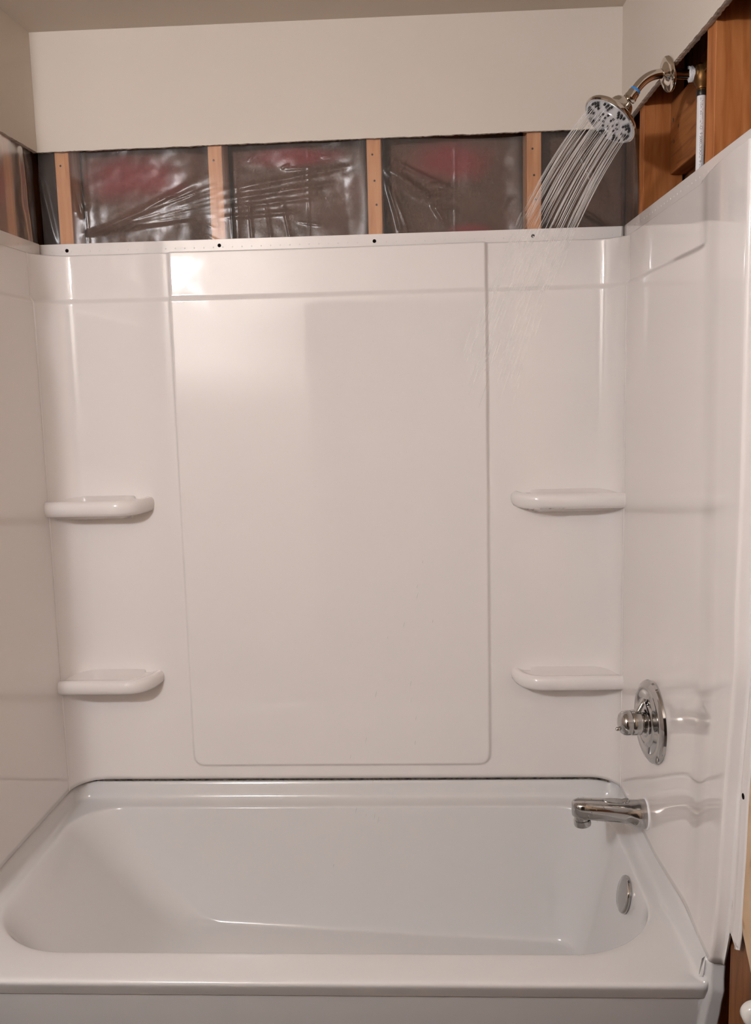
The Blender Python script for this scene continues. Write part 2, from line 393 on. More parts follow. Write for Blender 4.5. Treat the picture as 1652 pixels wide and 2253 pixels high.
def film_back(x, z):
    d = min(abs(x - s) for s in SX)
    free = sst(.019, .08, d)
    sag = .012 * free * (.6 + .5 * fbm(x * 5, z * 5, 2))
    wr = ridge_h(x, z) * (.35 + .65 * free) + .0010 * free * fbm(x * 6 + z * 4, z * 10 - x * 5, 7, 2)
    zz = z
    if z > 2.19: zz = z - .010 * sst(.9, 1.18, x) * (1 - sst(1.262, 1.268, x)) * sst(2.19, 2.206, z) * 1.0
    return (x, .0118 + sag - wr - .0012 * (1 - free), zz)
o = grid('plastic_film', lin(-.006, 1.505, 520), lin(1.925, 2.206, 100), film_back, FILM)
tag(o, 'clear wrinkled plastic vapour barrier stretched over the back wall studs', 'plastic sheet')
def film_left(y, z):
    d = abs(y + .16); free = sst(.02, .09, d)
    return (-.0118 - .010 * free * (.6 + .5 * fbm(y * 6, z * 5, 4)) + .0012 * free * fbm(y * 9 + z * 4, z * 4, 9) + .005 * math.exp(-((y + .055 + (z - 2.1) * .12) / .010) ** 2), y, z)
o = grid('plastic_film', lin(.006, -.98, 220), lin(1.925, 2.212, 60), film_left, FILM)
tag(o, 'clear plastic film over the stud opening of the left wall', 'plastic sheet')
def film_right(t, z):       # loose strip turning the right corner up to the fir stud
    a = t; y = lerp(.010, -.150, a)
    hang = .030 * sst(2.02, 2.21, z) * a
    return (1.505 + .0065 * a + .012 * math.sin(PI * a) + .005 * math.sin(a * 9 + z * 14) * math.sin(PI * a) + .004 * fbm(a * 4, z * 7, 3), y + hang * 2.2, z)
o = grid('plastic_film', lin(0, 1, 40), lin(1.925, 2.19, 50), film_right, FILM)
tag(o, 'loose plastic film flap turning the right corner beside the shower head', 'plastic sheet')

# ------------------------------------------------------------------ back surround panel
ZB = 0.495; ZT = 1.935; YB = -0.020
XL, XR, CL, CR = 0.003, 1.4975, 0.080, 0.072       # cove sizes
def cove_path():
    pts = []; n_ = 22
    for i in range(n_):                     # left cove quarter circle, centre (XL+CL, YB-CL)
        a = PI + (-PI / 2) * i / (n_ - 1)
        pts.append((XL + CL + CL * math.cos(a), YB - CL + CL * math.sin(a), -math.cos(a), -math.sin(a)))
    xs = merged(lin(XL + CL, XR - CR, 150)[1:-1], lin(.322, .346, 14), lin(1.145, 1.169, 14))
    for x in xs: pts.append((x, YB, 0, -1))
    for i in range(n_):
        a = PI / 2 - (PI / 2) * i / (n_ - 1)
        pts.append((XR - CR + CR * math.cos(a), YB - CR + CR * math.sin(a), -math.cos(a), -math.sin(a)))
    return pts
CP = cove_path()
def rbox(x, z, x0, x1, z0, z1, r):
    cx, cz = (x0 + x1) / 2, (z0 + z1) / 2
    qx, qz = abs(x - cx) - (x1 - x0) / 2 + r, abs(z - cz) - (z1 - z0) / 2 + r
    return math.hypot(max(qx, 0), max(qz, 0)) + min(max(qx, qz), 0) - r
def ledge(z): return -.008 * sst(1.806, 1.822, z)
def back_fn(i, z):
    x, y, nx, ny = CP[int(i)]
    o_ = ledge(z)
    if .30 < x < 1.19:
        d = rbox(x, z, .334, 1.157, .536, 2.4, .03)
        hgt = .0092 - .0034 * sst(1.52, 1.72, z) + .001 * sst(1.806, 1.822, z)
        hgt += sst(1.1, 1.7, z) * (.0108 * ((x - .7455) / .4115) ** 2 - .0042)
        o_ += hgt * (1 - sst(-.006, .006, d))
    # small fillet back to the flange at the top edge
    o_ -= .014 * (1 - math.sqrt(max(0, 1 - sst(ZT - .006, ZT, z) ** 2)))
    return (x + nx * o_, y + ny * o_, z)
zs = merged(lin(ZB, ZT - .006, 120), lin(.524, .549, 14), lin(1.803, 1.825, 16), lin(1.790, 1.803, 6), lin(1.825, 1.838, 6), lin(ZT - .006, ZT, 7))
P_B = empty('surround_back_panel', (.75, 0, ZB), 'glossy white back wall panel of the tub surround with four corner shelves', 'shower panel')
grid('panel_body', list(range(len(CP))), zs, back_fn, ACRYL, P_B, thick=.003, offset=-1)
def flange():
    bm = bmesh.new(); box(bm, -.017, 1.5085, .0055, .0088, ZT - .012, 1.9655, bev=.0006)
    return keep(obj('nailing_flange', bm, ACRYL), P_B)
fl = flange()
for i in range(60):                      # stamped dimples
    x = .02 + i * .0252
    d = lathe('dimple', (x, .0056, 1.9455 + .001 * fbm(x * 3, 1)), (0, -1, 0), [(.0022, -.0005), (.0018, .0005), (.0008, .0009)], ACRYL, seg=8); keep(d, fl)
for x, z in ((.0590, 1.9483), (.4645, 1.9495), (.8705, 1.9478), (1.2790, 1.9478)):
    d = lathe('screw_hole', (x, .0058, z), (0, -1, 0), [(.0048, -.002), (.0048, .0004), (.0042, .0005)], BLACK, seg=20); keep(d, fl)

def shelf(mirror, ztop, thick, xend, depth, label=None):
    # plan outline from the side wall along the front to the back wall
    out = []
    x0 = 0.0; yb = YB + .004; yf = YB - depth
    f = [(x0, yf)] + [(lerp(x0, xend - .085, k / 14), yf) for k in range(1, 15)]
    c0, c1, c2 = Vector((xend - .085, yf)), Vector((xend - .012, yf)), Vector((xend, yb))
    for k in range(1, 25):
        t = k / 24; p = c0 * (1 - t) ** 2 + c1 * 2 * t * (1 - t) + c2 * t * t; f.append((p.x, p.y))
    # cross-section (inset, z) : dished top with a raised lip, round nose, sloping underside
    sec = [(.050, -.006), (.034, -.006), (.026, -.0045), (.019, -.001), (.012, 0), (.005, -.003), (.001, -.010), (0, -.018), (.002, -thick * .72), (.008, -thick * .92), (.018, -thick), (.036, -thick - .002), (.060, -thick - .012)]
    cen = []
    rows = []
    for k, (x, y) in enumerate(f):
        a = Vector(f[max(k - 1, 0)]); b = Vector(f[min(k + 1, len(f) - 1)]); t = (b - a).normalized(); nrm = Vector((-t.y, t.x))
        fade = 1.0
        row = []
        for ins, dz in sec:
            px, py = x + nrm.x * ins, y + nrm.y * ins
            py = min(py, yb); px = max(px, x0)
            if k > 15: px = min(px, x)
            px = max(px, x0)
            row.append((px, py, ztop + dz))
        row.insert(0, (max(min(x - .0, row[0][0]), x0), yb, ztop + .004))
        row.append((row[-1][0], yb, ztop - thick - .016))
        rows.append(row)
    verts = []; faces = []; nr = len(rows[0])
    for r in rows:
        for (px, py, pz) in r:
            verts.append((W - px if mirror else px, py, pz))
    for k in range(len(rows) - 1):
        for j in range(nr - 1):
            q = (k * nr + j, (k + 1) * nr + j, (k + 1) * nr + j + 1, k * nr + j + 1)
            faces.append(q)
    faces.append(tuple(range(nr)))
    bm = bmesh.new(); bv = [bm.verts.new(v) for v in verts]
    for q in faces: bm.faces.new([bv[i] for i in q])
    bmesh.ops.remove_doubles(bm, verts=bm.verts[:], dist=.0001)
    o = obj('shelf', bm, ACRYL, None, True); keep(o, P_B)
    o.data.set_sharp_from_angle(angle=math.radians(60))
    if label: o['label'] = label
    return o
shelf(False, 1.296, .042, .262, .103, 'upper left corner shelf')
shelf(False, .812, .040, .262, .103, 'lower left corner shelf')
shelf(True, 1.292, .042, .285, .088, 'upper right corner shelf with drops under its edge')
shelf(True, .808, .040, .285, .088, 'lower right corner shelf')

# ------------------------------------------------------------------ side panels
def table(z, zs_, vs):
    if z <= zs_[0]: return vs[0]
    for a, b, c, d in zip(zs_, zs_[1:], vs, vs[1:]):
        if z <= b: return lerp(c, d, (z - a) / (b - a))
    return vs[-1]
YA = lambda z: table(z, [.50, .80, 1.1, 1.4, 1.95], [.100, .055, -.008, -.004, .020])      # the moulded front edge is not quite plumb
YT = lambda z: table(z, [.495, .55, .65, .87, 1.1, 1.4, 1.95], [.103, .082, .060, .030, -.024, -.036, -.028])
YF = lambda z: table(z, [.50, .60, .65, .77, .90, 1.1, 1.4, 1.95], [.035, .027, .0155, .006, .0, -.028, -.036, -.028])
XT = lambda z: table(z, [.50, .87, 1.2, 1.95], [.015, .010, .0, .0])
def side_path():
    pr = [(.0012, lerp(-.080, -.72, k / 40)) for k in range(41)]
    for k in range(1, 13):
        t = k / 12; pr.append((.0012 + .0098 * sst(0, 1, t), lerp(-.72, -.865, t)))
    for k in range(1, 7): pr.append((.011 + .0025 * k / 6, lerp(-.865, -.9375, k / 6)))
    for k in range(1, 11):
        a = PI / 2 * k / 10; pr.append((.0135 - .007 + .007 * math.cos(a), -.9375 - .007 * math.sin(a)))
    pr += [(.000, -.945), (-.006, -.9455)]
    for k in range(1, 7):
        a = PI / 2 * k / 6; pr.append((-.006 - .0052 * math.sin(a), -.9455 - .004 + .004 * math.cos(a) - .003 * k / 6))
    pr += [(-.0113, -.960), (-.0113, -.978), (-.0113, -.991)]
    return pr
SP = side_path()
SPLAY = lambda y: -.015 * max(0.0, (-y - .09) / .78)
def side_panel(right):
    sx = (lambda x: W - x - .0005) if right else (lambda x: x)
    nm = empty('surround_side_panel', (sx(0), -.45, ZB), 'glossy white right side panel of the tub surround carrying the faucet' if right else 'white left side panel of the tub surround in shade', 'shower panel')
    def f(i, z):
        x, y = SP[int(i)]
        on = sst(-.62, -.70, y) if y > -.70 else 1.0
        w = sst(-.76, -.68, y)
        y0_ = y
        y += YF(z) if y0_ < -.952 else lerp(0, YA(z), sst(-.38, -.72, y)) if y > -.88 else lerp(YA(z), YT(z), sst(-.88, -.935, y))
        if y0_ < -.952: z = max(z, .602 - .010 * sst(-.955, -.98, y0_) + .006 * sst(-.98, -.99, y0_))
        if not right: x = min(x, .0012 + .003 * sst(-.80, -.86, y)); w = 1.0; y *= .93
        o_ = ledge(z) * w * .9 - .010 * (1 - math.sqrt(max(0, 1 - sst(ZT - .006, ZT, z) ** 2))) * (1 if y > -.66 else 0)
        drop = 0
        return (sx(x + o_ + (-XT(z) * (sst(-.42, -.74, y) if y0_ > -.952 else 0) if right else SPLAY(y))), y, z)
    zz = merged(lin(ZB - .002, ZT - .006, 90), lin(1.803, 1.825, 16), lin(ZT - .006, ZT, 7))
    b = grid('panel_body', list(range(len(SP))), zz, f, ACRYL, nm, thick=.003, offset=-1 if right else 1)
    xa, xb = sorted((sx(-.0105), sx(-.0135)))
    bmw = bmesh.new(); bmw.from_mesh(b.data); bmesh.ops.remove_doubles(bmw, verts=bmw.verts[:], dist=.00005); bmw.to_mesh(b.data); bmw.free()
    fo = boxobj('nailing_flange', (xa, xb, -.99 if right else -.91, -.004, ZT - .012, 1.9655), ACRYL, nm, bev=.0006)
    for i in range(36):
        y = -.06 - i * .0252
        d = lathe('dimple', (sx(-.0105), y, 1.9475), (-1 if right else 1, 0, 0), [(.0022, -.0005), (.0018, .0005), (.0008, .0009)], ACRYL, seg=8); keep(d, fo)
    for y, z in ((-.962, .877),):
        d = lathe('screw_hole', (sx(-.0111), y, z), (-1 if right else 1, 0, 0), [(.0052, -.003), (.0052, .0006), (.0045, .0008)], BLACK, seg=20); keep(d, b)
    return nm
P_L = side_panel(False); P_R = side_panel(True)

# right wall nearer the camera: drywall with a torn lower end
def torn():
    bm = bmesh.new(); x0, x1 = 1.503, 1.516
    ye = lambda z: -.991 + YF(z) - .014
    x0, x1 = 1.505, 1.518
    pr = [(ye(H), H)] + [(ye(lerp(H, .67, k / 30)) - .003 * fbm(k * .4, 31), lerp(H, .67, k / 30)) for k in range(1, 31)]
    pr += [(ye(.66) - .0065 * (k + 1) + .002 * fbm(k, 41), .655 - .065 * (k + 1) / 10 + .003 * fbm(k * .8, 45)) for k in range(10)]
    pr += [(-1.12, .555), (-1.35, .55), (-2.75, .55), (-2.75, H)]
    a = [bm.verts.new((x0, y, z)) for y, z in pr]; b = [bm.verts.new((x1, y, z)) for y, z in pr]
    bm.faces.new(a); bm.faces.new(b[::-1])
    for i in range(len(pr)):
        j = (i + 1) % len(pr); bm.faces.new((a[i], b[i], b[j], a[j]))
    return struct(obj('wall_right_near', bm, TAN))
torn()
# ------------------------------------------------------------------ bathtub
TUB = empty('bathtub', (.75, -.42, 0), 'white acrylic alcove bathtub with sloped left end and rounded front rim', 'bathtub')
NC, NS = 18, 44
def rrect(x0, x1, y0, y1, r):
    pts = []
    ra, rb, rc, rd = r if isinstance(r, tuple) else (r,) * 4
    def arc(cx, cy, a0, r):
        for k in range(NC): 
            a = a0 + PI / 2 * k / NC; pts.append((cx + r * math.cos(a), cy + r * math.sin(a)))
    def side(a, b):
        for k in range(NS): pts.append((lerp(a[0], b[0], k / NS), lerp(a[1], b[1], k / NS)))
    arc(x1 - ra, y1 - ra, 0, ra); side((x1 - ra, y1), (x0 + rb, y1))
    arc(x0 + rb, y1 - rb, PI / 2, rb); side((x0, y1 - rb), (x0, y0 + rc))
    arc(x0 + rc, y0 + rc, PI, rc); side((x0 + rc, y0), (x1 - rd, y0))
    arc(x1 - rd, y0 + rd, 1.5 * PI, rd); side((x1, y0 + rd), (x1, y1 - ra))
    return pts
DZ = .4400
def tub_rings():
    spec = [(-.016, 1.520, -.812, -.004, (.035, .035, .035, .022), .44, .400), (-.013, 1.517, -.826, -.008, (.036, .036, .036, .022), .480, .4245), (-.010, 1.514, -.8305, -.013, (.036, .036, .036, .022), .4885, .4330),
            (-.005, 1.509, -.8275, -.019, (.036, .036, .036, .022), .4885, .4385), (.000, 1.5045, -.822, -.0235, (.034, .034, .034, .022), .482, .4400), (.0025, 1.4965, -.813, -.030, (.034, .034, .034, .022), .455, .4402), (.0045, 1.493, -.804, -.034, (.034, .034, .034, .022), .4455, .4402),
            (.010, 1.486, -.792, -.042, .04, .4415, .4402), (.018, 1.474, -.765, -.060, .07, .4400, .4400), (.0225, 1.464, -.742, -.073, (.135, .118, .19, .19), .4398, .4398)]
    R = []
    for x0, x1, y0, y1, r, zs_, zf in spec:
        ring = []
        for q, (x, y) in enumerate(rrect(x0, x1, y0, y1, r)):
            seg, k = divmod(q, NC + NS)               # the raised lip falls to the front deck around the two front corners
            if seg == 2: w = sst(.2, 1, k / NC) if k < NC else 1.0
            elif seg == 3: w = 1 - sst(.30, 1.0, k / NC) if k < NC else 0.0
            else: w = 0.0
            ring.append((x + SPLAY(y) * (1 - sst(.02, .25, x)) * (1 - sst(4, 9, len(R))), y, lerp(zs_, zf, w)))
        R.append(ring)
    rim = (.0245, 1.459, -.7355, -.079, (.14, .12, .20, .20)); fl_ = (.345, 1.372, -.650, -.130, (.065, .065, .065, .065))
    mixr = lambda a, b, f: tuple(lerp(p, q, min(f, 1.0)) for p, q in zip(a, b)) if isinstance(a, tuple) else lerp(a, b, f)
    prof = [(.008, .004), (.022, .014), (.045, .036), (.085, .085), (.16, .19), (.29, .355), (.44, .54), (.60, .725), (.735, .86), (.84, .935), (.92, .968), (1.0, .990), (1.08, 1.0), (1.2, 1.0)]
    for f, d in prof:
        x0, x1, y0, y1, r = (mixr(a, b, f) for a, b in zip(rim, fl_))
        ring = []
        for x, y in rrect(x0, x1, y0, y1, r):
            zf = .130 - .055 * max(0, min(1, (x - .345) / 1.03))
            ring.append((x, y, lerp(DZ - .0005, zf, d)))
        R.append(ring)
    x0, x1, y0, y1, r = (mixr(a, b, 1.2) for a, b in zip(rim, fl_))
    for s in (.75, .5, .25, .08):
        cx, cy = (x0 + x1) / 2, (y0 + y1) / 2; ring = []
        for x, y in rrect(x0, x1, y0, y1, r):
            X, Y = cx + (x - cx) * s, cy + (y - cy) * s
            ring.append((X, Y, .130 - .055 * max(0, min(1, (X - .345) / 1.03))))
        R.append(ring)
    return R
sh = rings_mesh('basin', tub_rings(), TUBM, TUB, cap=(False, True))
ss = sh.modifiers.new('smooth', 'SUBSURF'); ss.levels = 1; ss.render_levels = 1
def apron():
    yl = lambda z, x: -.8165 + .34 * max(0.0, .425 - z) - .011 * sst(1.500, 1.510, x)
    xr = lambda z: 1.5350 + .0010 * fbm(z * 37, 51)
    us = lin(0, 1, 24) + [1.0 + .02 * k for k in range(1, 14)]
    def f(u, z):
        x = lerp(-.018, 1.490, u) if u <= 1 else lerp(1.490, xr(z), (u - 1) / .26)
        zz = z if u <= 1.055 else lerp(0, .4895, z / .425)
        return (x, yl(zz, x), zz)
    return grid('apron', us, lin(0, .425, 40), f, TUBM, TUB, thick=.012, offset=-1)
apron()
# dark gap and old sealant left in the seam behind the back rim
def seam():
    pts = []
    for k in range(240):
        t = k / 239; x = lerp(.06, 1.475, t)
        y = -.0185 - (.035 * (1 - math.sqrt(max(0, 1 - ((x - 1.42) / .06) ** 2))) if x > 1.42 else 0)
        pts.append((x, y, .4915 + .0006 * fbm(k * .8, 61)))
    return tag(tube('sealant_bead', pts, lambda t: .0022 + .0008 * fbm(t * 190, 71), CAULK, seg=8), 'thin dark strip of dirty sealant in the seam between tub and back panel', 'sealant')
seam()
# overflow plate
OVF = Vector((1.4415, -.405, .375)); on = Vector((-1, 0, .22)).normalized()
P = empty('overflow_plate', OVF, 'round chrome overflow plate on the right end wall of the tub', 'drain cover')
lathe('plate', OVF - on * .002, on, [(.043, 0), (.0435, .004), (.042, .0075), (.037, .0105), (.020, .0125), (.002, .013)], CHROME, P)
u_, w_, d_ = frame(on)
lathe('screw', OVF + on * .0095 - Vector((0, 0, .018)), on, [(.0042, 0), (.0042, .0022), (.003, .003)], RUBBER, P, seg=20)

# ------------------------------------------------------------------ tub spout
SY, SZ = -.3640, .5555
P = empty('tub_spout', (1.4975, SY, SZ), 'chrome tub spout covered in water drops on the right panel', 'faucet')
def spout():
    rings = []
    st = [(1.4965, .0335, .0345, 0.0, 2.0), (1.490, .0340, .0345, 0, 2.0), (1.478, .0335, .0335, .000, 2.0), (1.468, .0310, .0305, .002, 2.1), (1.458, .0280, .0275, .005, 2.4), (1.445, .0265, .0262, .006, 2.8),
          (1.420, .0258, .0250, .0085, 3.0), (1.390, .0252, .0238, .0110, 3.2), (1.365, .0248, .0228, .0128, 3.2), (1.350, .0244, .0224, .0135, 3.2), (1.338, .0225, .0218, .0138, 3.0), (1.329, .0170, .0200, .0138, 2.6), (1.3245, .0095, .0165, .0138, 2.2), (1.3235, .003, .010, .0138, 2.0)]
    for x, a, b, dz, e in st:
        ring = []
        for k in range(40):
            t = 2 * PI * k / 40; c, s = math.cos(t), math.sin(t)
            ring.append((x, SY + a * math.copysign(abs(c) ** (2 / e), c), SZ + dz + b * math.copysign(abs(s) ** (2 / e), s)))
        rings.append(ring)
    o = rings_mesh('spout_body', rings, CHROME, P); o.data.set_sharp_from_angle(angle=math.radians(50)); return o
spout()
lathe('nozzle', (1.347, SY, SZ - .004), (.12, 0, -1), [(.0185, -.004), (.0185, .006), (.0170, .0068), (.0170, .0088), (.0200, .0098), (.0205, .020), (.0195, .0235), (.0165, .0245), (.0150, .018)], CHROME, P)
def lever():
    bm = bmesh.new(); r = bmesh.ops.create_circle(bm, cap_ends=True, segments=40, radius=1)
    for v in bm.verts:
        sx = .040 if v.co.x < 0 else .030
        v.co = Vector((1.425 + v.co.x * .030, SY + v.co.y * .012, SZ + .0318 - v.co.x * .0016))
    e = bmesh.ops.extrude_face_region(bm, geom=bm.faces[:])
    for v in [g for g in e['geom'] if isinstance(g, bmesh.types.BMVert)]: v.co.z += .0022
    return keep(obj('top_inset', bm, CHROME, None, False), P)
lever()
lathe('diverter_knob', (1.450, SY, SZ + .031), (-.25, 0, 1), [(.010, -.004), (.010, .003), (.008, .005), (.002, .0055)], CHROME, P, seg=24)
lathe('caulk_ring', (1.4985, SY, SZ), (-1, 0, 0), [(.0365, 0), (.0365, .002), (.034, .0035)], PVC, P)

# ------------------------------------------------------------------ shower valve
VY, VZ = -.4300, .8080
P = empty('shower_valve', (1.4975, VY, VZ), 'round chrome shower valve trim with knob handle on the right panel', 'faucet')
ax = Vector((-1, -.11, 0)).normalized(); V0 = Vector((1.4930, VY, VZ))
lathe('escutcheon', V0, ax, [(.0900, -.016), (.0925, 0), (.0945, .003), (.0925, .008), (.0865, .0125), (.080, .0145), (.0750, .0138), (.070, .0146), (.056, .0170), (.0545, .0162), (.049, .0172), (.046, .0192), (.038, .0202), (.034, .0198), (.030, .022)], CHROME, P, seg=96, sharp=25)
lathe('sleeve', V0 + ax * .019, ax, [(.0255, 0), (.0255, .005), (.0235, .006), (.0235, .010), (.0265, .011), (.0265, .013)], CHROME, P, sharp=30)
lathe('handle_base', V0 + ax * .031, ax, [(.0285, 0), (.0285, .018), (.0275, .020)], CHROME, P, sharp=30)
lathe('seal_ring', V0 + ax * .0505, ax, [(.0265, 0), (.0265, .0025)], RUBBER, P)
lathe('knob', V0 + ax * .0525, ax, [(.0280, 0), (.0280, .010), (.0265, .016), (.0225, .0210), (.015, .0245), (.006, .026), (.0006, .0263)], CHROME, P, sharp=40)
lathe('set_screw_cap', V0 + ax * .0745 + Vector((0, -.004, -.011)), (-1, -.1, -.15), [(.0045, 0), (.0048, .008), (.003, .011), (.0005, .0115)], CHROME, P, seg=20)
def vlever():
    bm = bmesh.new()
    v = [(1.457, -.010), (1.438, -.010), (1.447, -.006), (1.470, -.006)]
    rings = []
    for t, w, th in ((0, .013, .009), (.4, .011, .0075), (.8, .008, .006), (1.0, .005, .004)):
        c = Vector((lerp(1.452, 1.472, t), VY - .006, VZ + lerp(.018, .055, t)))
        rings.append([c + Vector((th * math.cos(2 * PI * k / 20), w * math.sin(2 * PI * k / 20), 0)) for k in range(20)])
    return rings_mesh('lever', rings, CHROME, P)
vlever()

# ------------------------------------------------------------------ shower head and arm
YS = -.450
P = empty('shower_fixture', (1.5075, YS, 2.193), 'round chrome shower head on a bent arm, spraying water', 'shower head')
arm = [(1.552, YS, 2.1885)]
arm += [(1.540, YS, 2.189), (1.515, YS, 2.1905), (1.492, YS, 2.1915)]
c0, c1, c2 = Vector((1.492, YS, 2.1915)), Vector((1.457, YS, 2.196)), Vector((1.4335, YS - .001, 2.1645))
for k in range(1, 19):
    t = k / 18; arm.append(tuple(c0 * (1 - t) ** 2 + c1 * 2 * t * (1 - t) + c2 * t * t))
hd = Vector((-.625, -.20, -.755)).normalized()
arm.append((1.4285, YS - .002, 2.1575))
tube('shower_arm', arm, .0098, NICKEL, P, seg=28)
ah = (Vector(arm[-1]) - Vector(arm[-3])).normalized()
lathe('wall_flange', (1.4985, YS, 2.191), (-1, -.12, -.20), [(.0345, -.001), (.0352, .001), (.0345, .0035), (.0315, .0055), (.026, .0065), (.022, .0085), (.017, .0115), (.0135, .0140), (.0115, .0145)], NICKEL, P, seg=64, sharp=30)
e = Vector(arm[-1])
lathe('tape_ring', e - ah * .006, ah, [(.0104, 0), (.0112, .001), (.0112, .0050), (.0104, .006)], BLUE, P, seg=24)
lathe('swivel_nut', e - ah * .0005, ah, [(.0120, 0), (.0125, .001), (.0125, .011), (.0135, .0115), (.0135, .017), (.0115, .018), (.009, .021)], NICKEL, P, seg=28, sharp=30)
HC = Vector((1.3765, YS - .012, 2.1000))       # centre of the spray face
bc = HC - hd * .052
lathe('bell', bc, hd, [(.0125, -.004), (.0165, .000), (.0225, .004), (.0255, .010), (.0275, .018), (.0330, .026), (.0440, .033), (.0545, .0385), (.0598, .0430), (.0612, .0465), (.0605, .0500), (.0580, .0520)], NICKEL, P, seg=72, cap=(True, False), sharp=40)
fp = lathe('face_plate', bc, hd, [(.0580, .0520), (.0565, .0505), (.0540, .0500), (.0535, .0510), (.0300, .0535), (.0290, .0520), (.0260, .0520), (.0250, .0540), (.0010, .0548)], FACEM, P, seg=72, cap=(False, True), sharp=30)
u_, w_, d_ = frame(hd)
nm = None; nozz = []
def nozzle_at(r, a):
    c = bc + d_ * (.0530 if r > .028 else .0538) + (u_ * math.cos(a) + w_ * math.sin(a)) * r
    nozz.append((c, r, a))
for kx in range(9):
    base = 2 * PI * kx / 9
    for r, da in ((.0490, -.20), (.0490, -.035), (.0490, .13), (.0425, -.12), (.0425, .06), (.0360, -.03)): nozzle_at(r, base + da)
for kx in range(10): nozzle_at(.0215, 2 * PI * kx / 10)
for kx in range(5): nozzle_at(.0120, 2 * PI * kx / 5)
for c, r, a in nozz:
    if nm is None:
        o = lathe('nozzle', (0, 0, 0), hd, [(.0026, -.001), (.0024, .0022), (.0017, .0036), (.0009, .0038)], RUBBER, seg=10); nm = o.data
    else:
        o = bpy.data.objects.new('nozzle', nm); COL.objects.link(o)
    o.parent = fp; o.matrix_parent_inverse = Matrix.Identity(4); o.location = c

# supply pipe
P = empty('supply_pipe', (1.5650, YS - .006, 1.98), 'white plastic water pipe rising to a brass elbow in the right wall', 'pipe')
PX, PY = 1.5625, YS - .008
tube('pipe', [(PX - .0015 * k / 10 * -1, PY + .0004 * k, lerp(1.60, 2.150, k / 10)) for k in range(11)], .0085, PVC, P, seg=28)
lathe('crimp_ring', (PX + .0015, PY + .004, 2.1445), (0, 0, 1), [(.0098, 0), (.0102, .001), (.0102, .010), (.0098, .011)], CRIMP, P, seg=28)
lathe('elbow', (PX + .0015, PY + .004, 2.1540), (0, 0, 1), [(.0075, 0), (.0075, .004), (.0100, .005), (.0105, .009), (.0150, .016), (.0170, .027), (.0165, .040), (.0120, .050), (.004, .054)], BRASS, P, seg=32)
lathe('elbow_socket', (PX + .010, PY + .006, 2.1890), (-1, 0, 0), [(.0150, -.010), (.0165, -.004), (.0165, .018), (.0150, .022)], BRASS, P, seg=32)
bm = bmesh.new(); box(bm, 1.562, 1.5735, PY - .034, PY + .010, 2.186, 2.224, bev=.003); keep(obj('mounting_ear', bm, BRASS), P)
def tape():
    pts = []
    rings = []
    for k in range(7):
        x = lerp(1.552, 1.538, k / 6)
        rings.append([(x + .003 * fbm(j * .7, k), YS + (.0115 + .002 * fbm(j * .9, k * 2, 3)) * math.cos(2 * PI * j / 24), 2.1888 + (.0118 + .003 * fbm(j * .8, k, 8) + (.004 if k > 1 and j in (5, 6, 7, 17, 18) else 0)) * math.sin(2 * PI * j / 24)) for j in range(24)])
    return rings_mesh('thread_seal_tape', rings, TEFLON, P)
tape()
def printing():
    cu = bpy.data.curves.new('printed_text', 'FONT'); cu.body = 'SOUTES JOUCSUTEZ 8LZJOCSZ080S 6  IONTILLEPLMENT'
    cu.size = .0075; cu.align_x = 'LEFT'; cu.align_y = 'CENTER'; cu.space_character = 0.92
    to = bpy.data.objects.new('printed_text_curve', cu); COL.objects.link(to)
    bpy.context.view_layer.update()
    dg = bpy.context.evaluated_depsgraph_get(); me = bpy.data.meshes.new_from_object(to.evaluated_get(dg))
    bpy.data.objects.remove(to); bpy.data.curves.remove(cu)
    L_ = max(v.co.x for v in me.vertices); s = .205 / L_
    rad = .0086; ctr = math.radians(262)
    for v in me.vertices:
        a = ctr - v.co.y / rad
        z = 1.935 + v.co.x * s; t = (z - 1.60) / .55
        v.co = Vector((PX + .0015 * t + rad * math.cos(a), PY + .004 * t + rad * math.sin(a), z))
    o = link('printed_text', me, INK, None, False); keep(o, P)
printing()

# ------------------------------------------------------------------ running water
def spray():
    rg = random.Random(5); bm = bmesh.new(); g = 9.81
    def strand(p0, v0, t0, t1, r, n_, seg=5, mi=0):
        prev = None
        for k in range(n_):
            t = lerp(t0, t1, k / (n_ - 1)); p = p0 + v0 * t + Vector((0, 0, -.5 * g * t * t)); v = v0 + Vector((0, 0, -g * t))
            u, w, d = frame(v); q = r * (1 if 0 < k < n_ - 1 else .35)
            ring = [bm.verts.new(p + (u * math.cos(2 * PI * i / seg) + w * math.sin(2 * PI * i / seg)) * q) for i in range(seg)]
            if prev:
                for i in range(seg):
                    f = bm.faces.new((prev[i], prev[(i + 1) % seg], ring[(i + 1) % seg], ring[i])); f.material_index = mi
            prev = ring
    for c, r, a in nozz:
        if r < .0125: continue
        out = (u_ * math.cos(a) + w_ * math.sin(a)) * (r / .05)
        v0 = (hd + out * .05 + Vector((rg.gauss(0, .010), rg.gauss(0, .010), rg.gauss(0, .010)))) * (2.0 + rg.uniform(-.08, .08))
        p0 = c + hd * .003
        t_full = rg.uniform(.085, .112)
        strand(p0, v0, 0, t_full, .00068, 9)
        t = t_full + rg.uniform(.001, .006)
        tl = 1.0
        while True:                                  # breaking up on the way down
            L_ = rg.uniform(.004, .020) if t < .2 else rg.uniform(.001, .003)
            z = p0.z + v0.z * t - .5 * g * t * t
            if z < .14: break
            if t < .12 or rg.random() < .55: strand(p0, v0 + Vector((rg.gauss(0, .02), rg.gauss(0, .02), 0)), t, t + L_, .0006 if t < .14 else .0005, 4, 5, 1)
            t += L_ + (rg.uniform(.002, .010) if t < .18 else rg.uniform(.10, .30))
    o = obj('water_spray', bm, [WATER, WATER2], None, True)
    return tag(o, 'fine streams of water falling from the chrome shower head', 'water', kind='stuff')
spray()
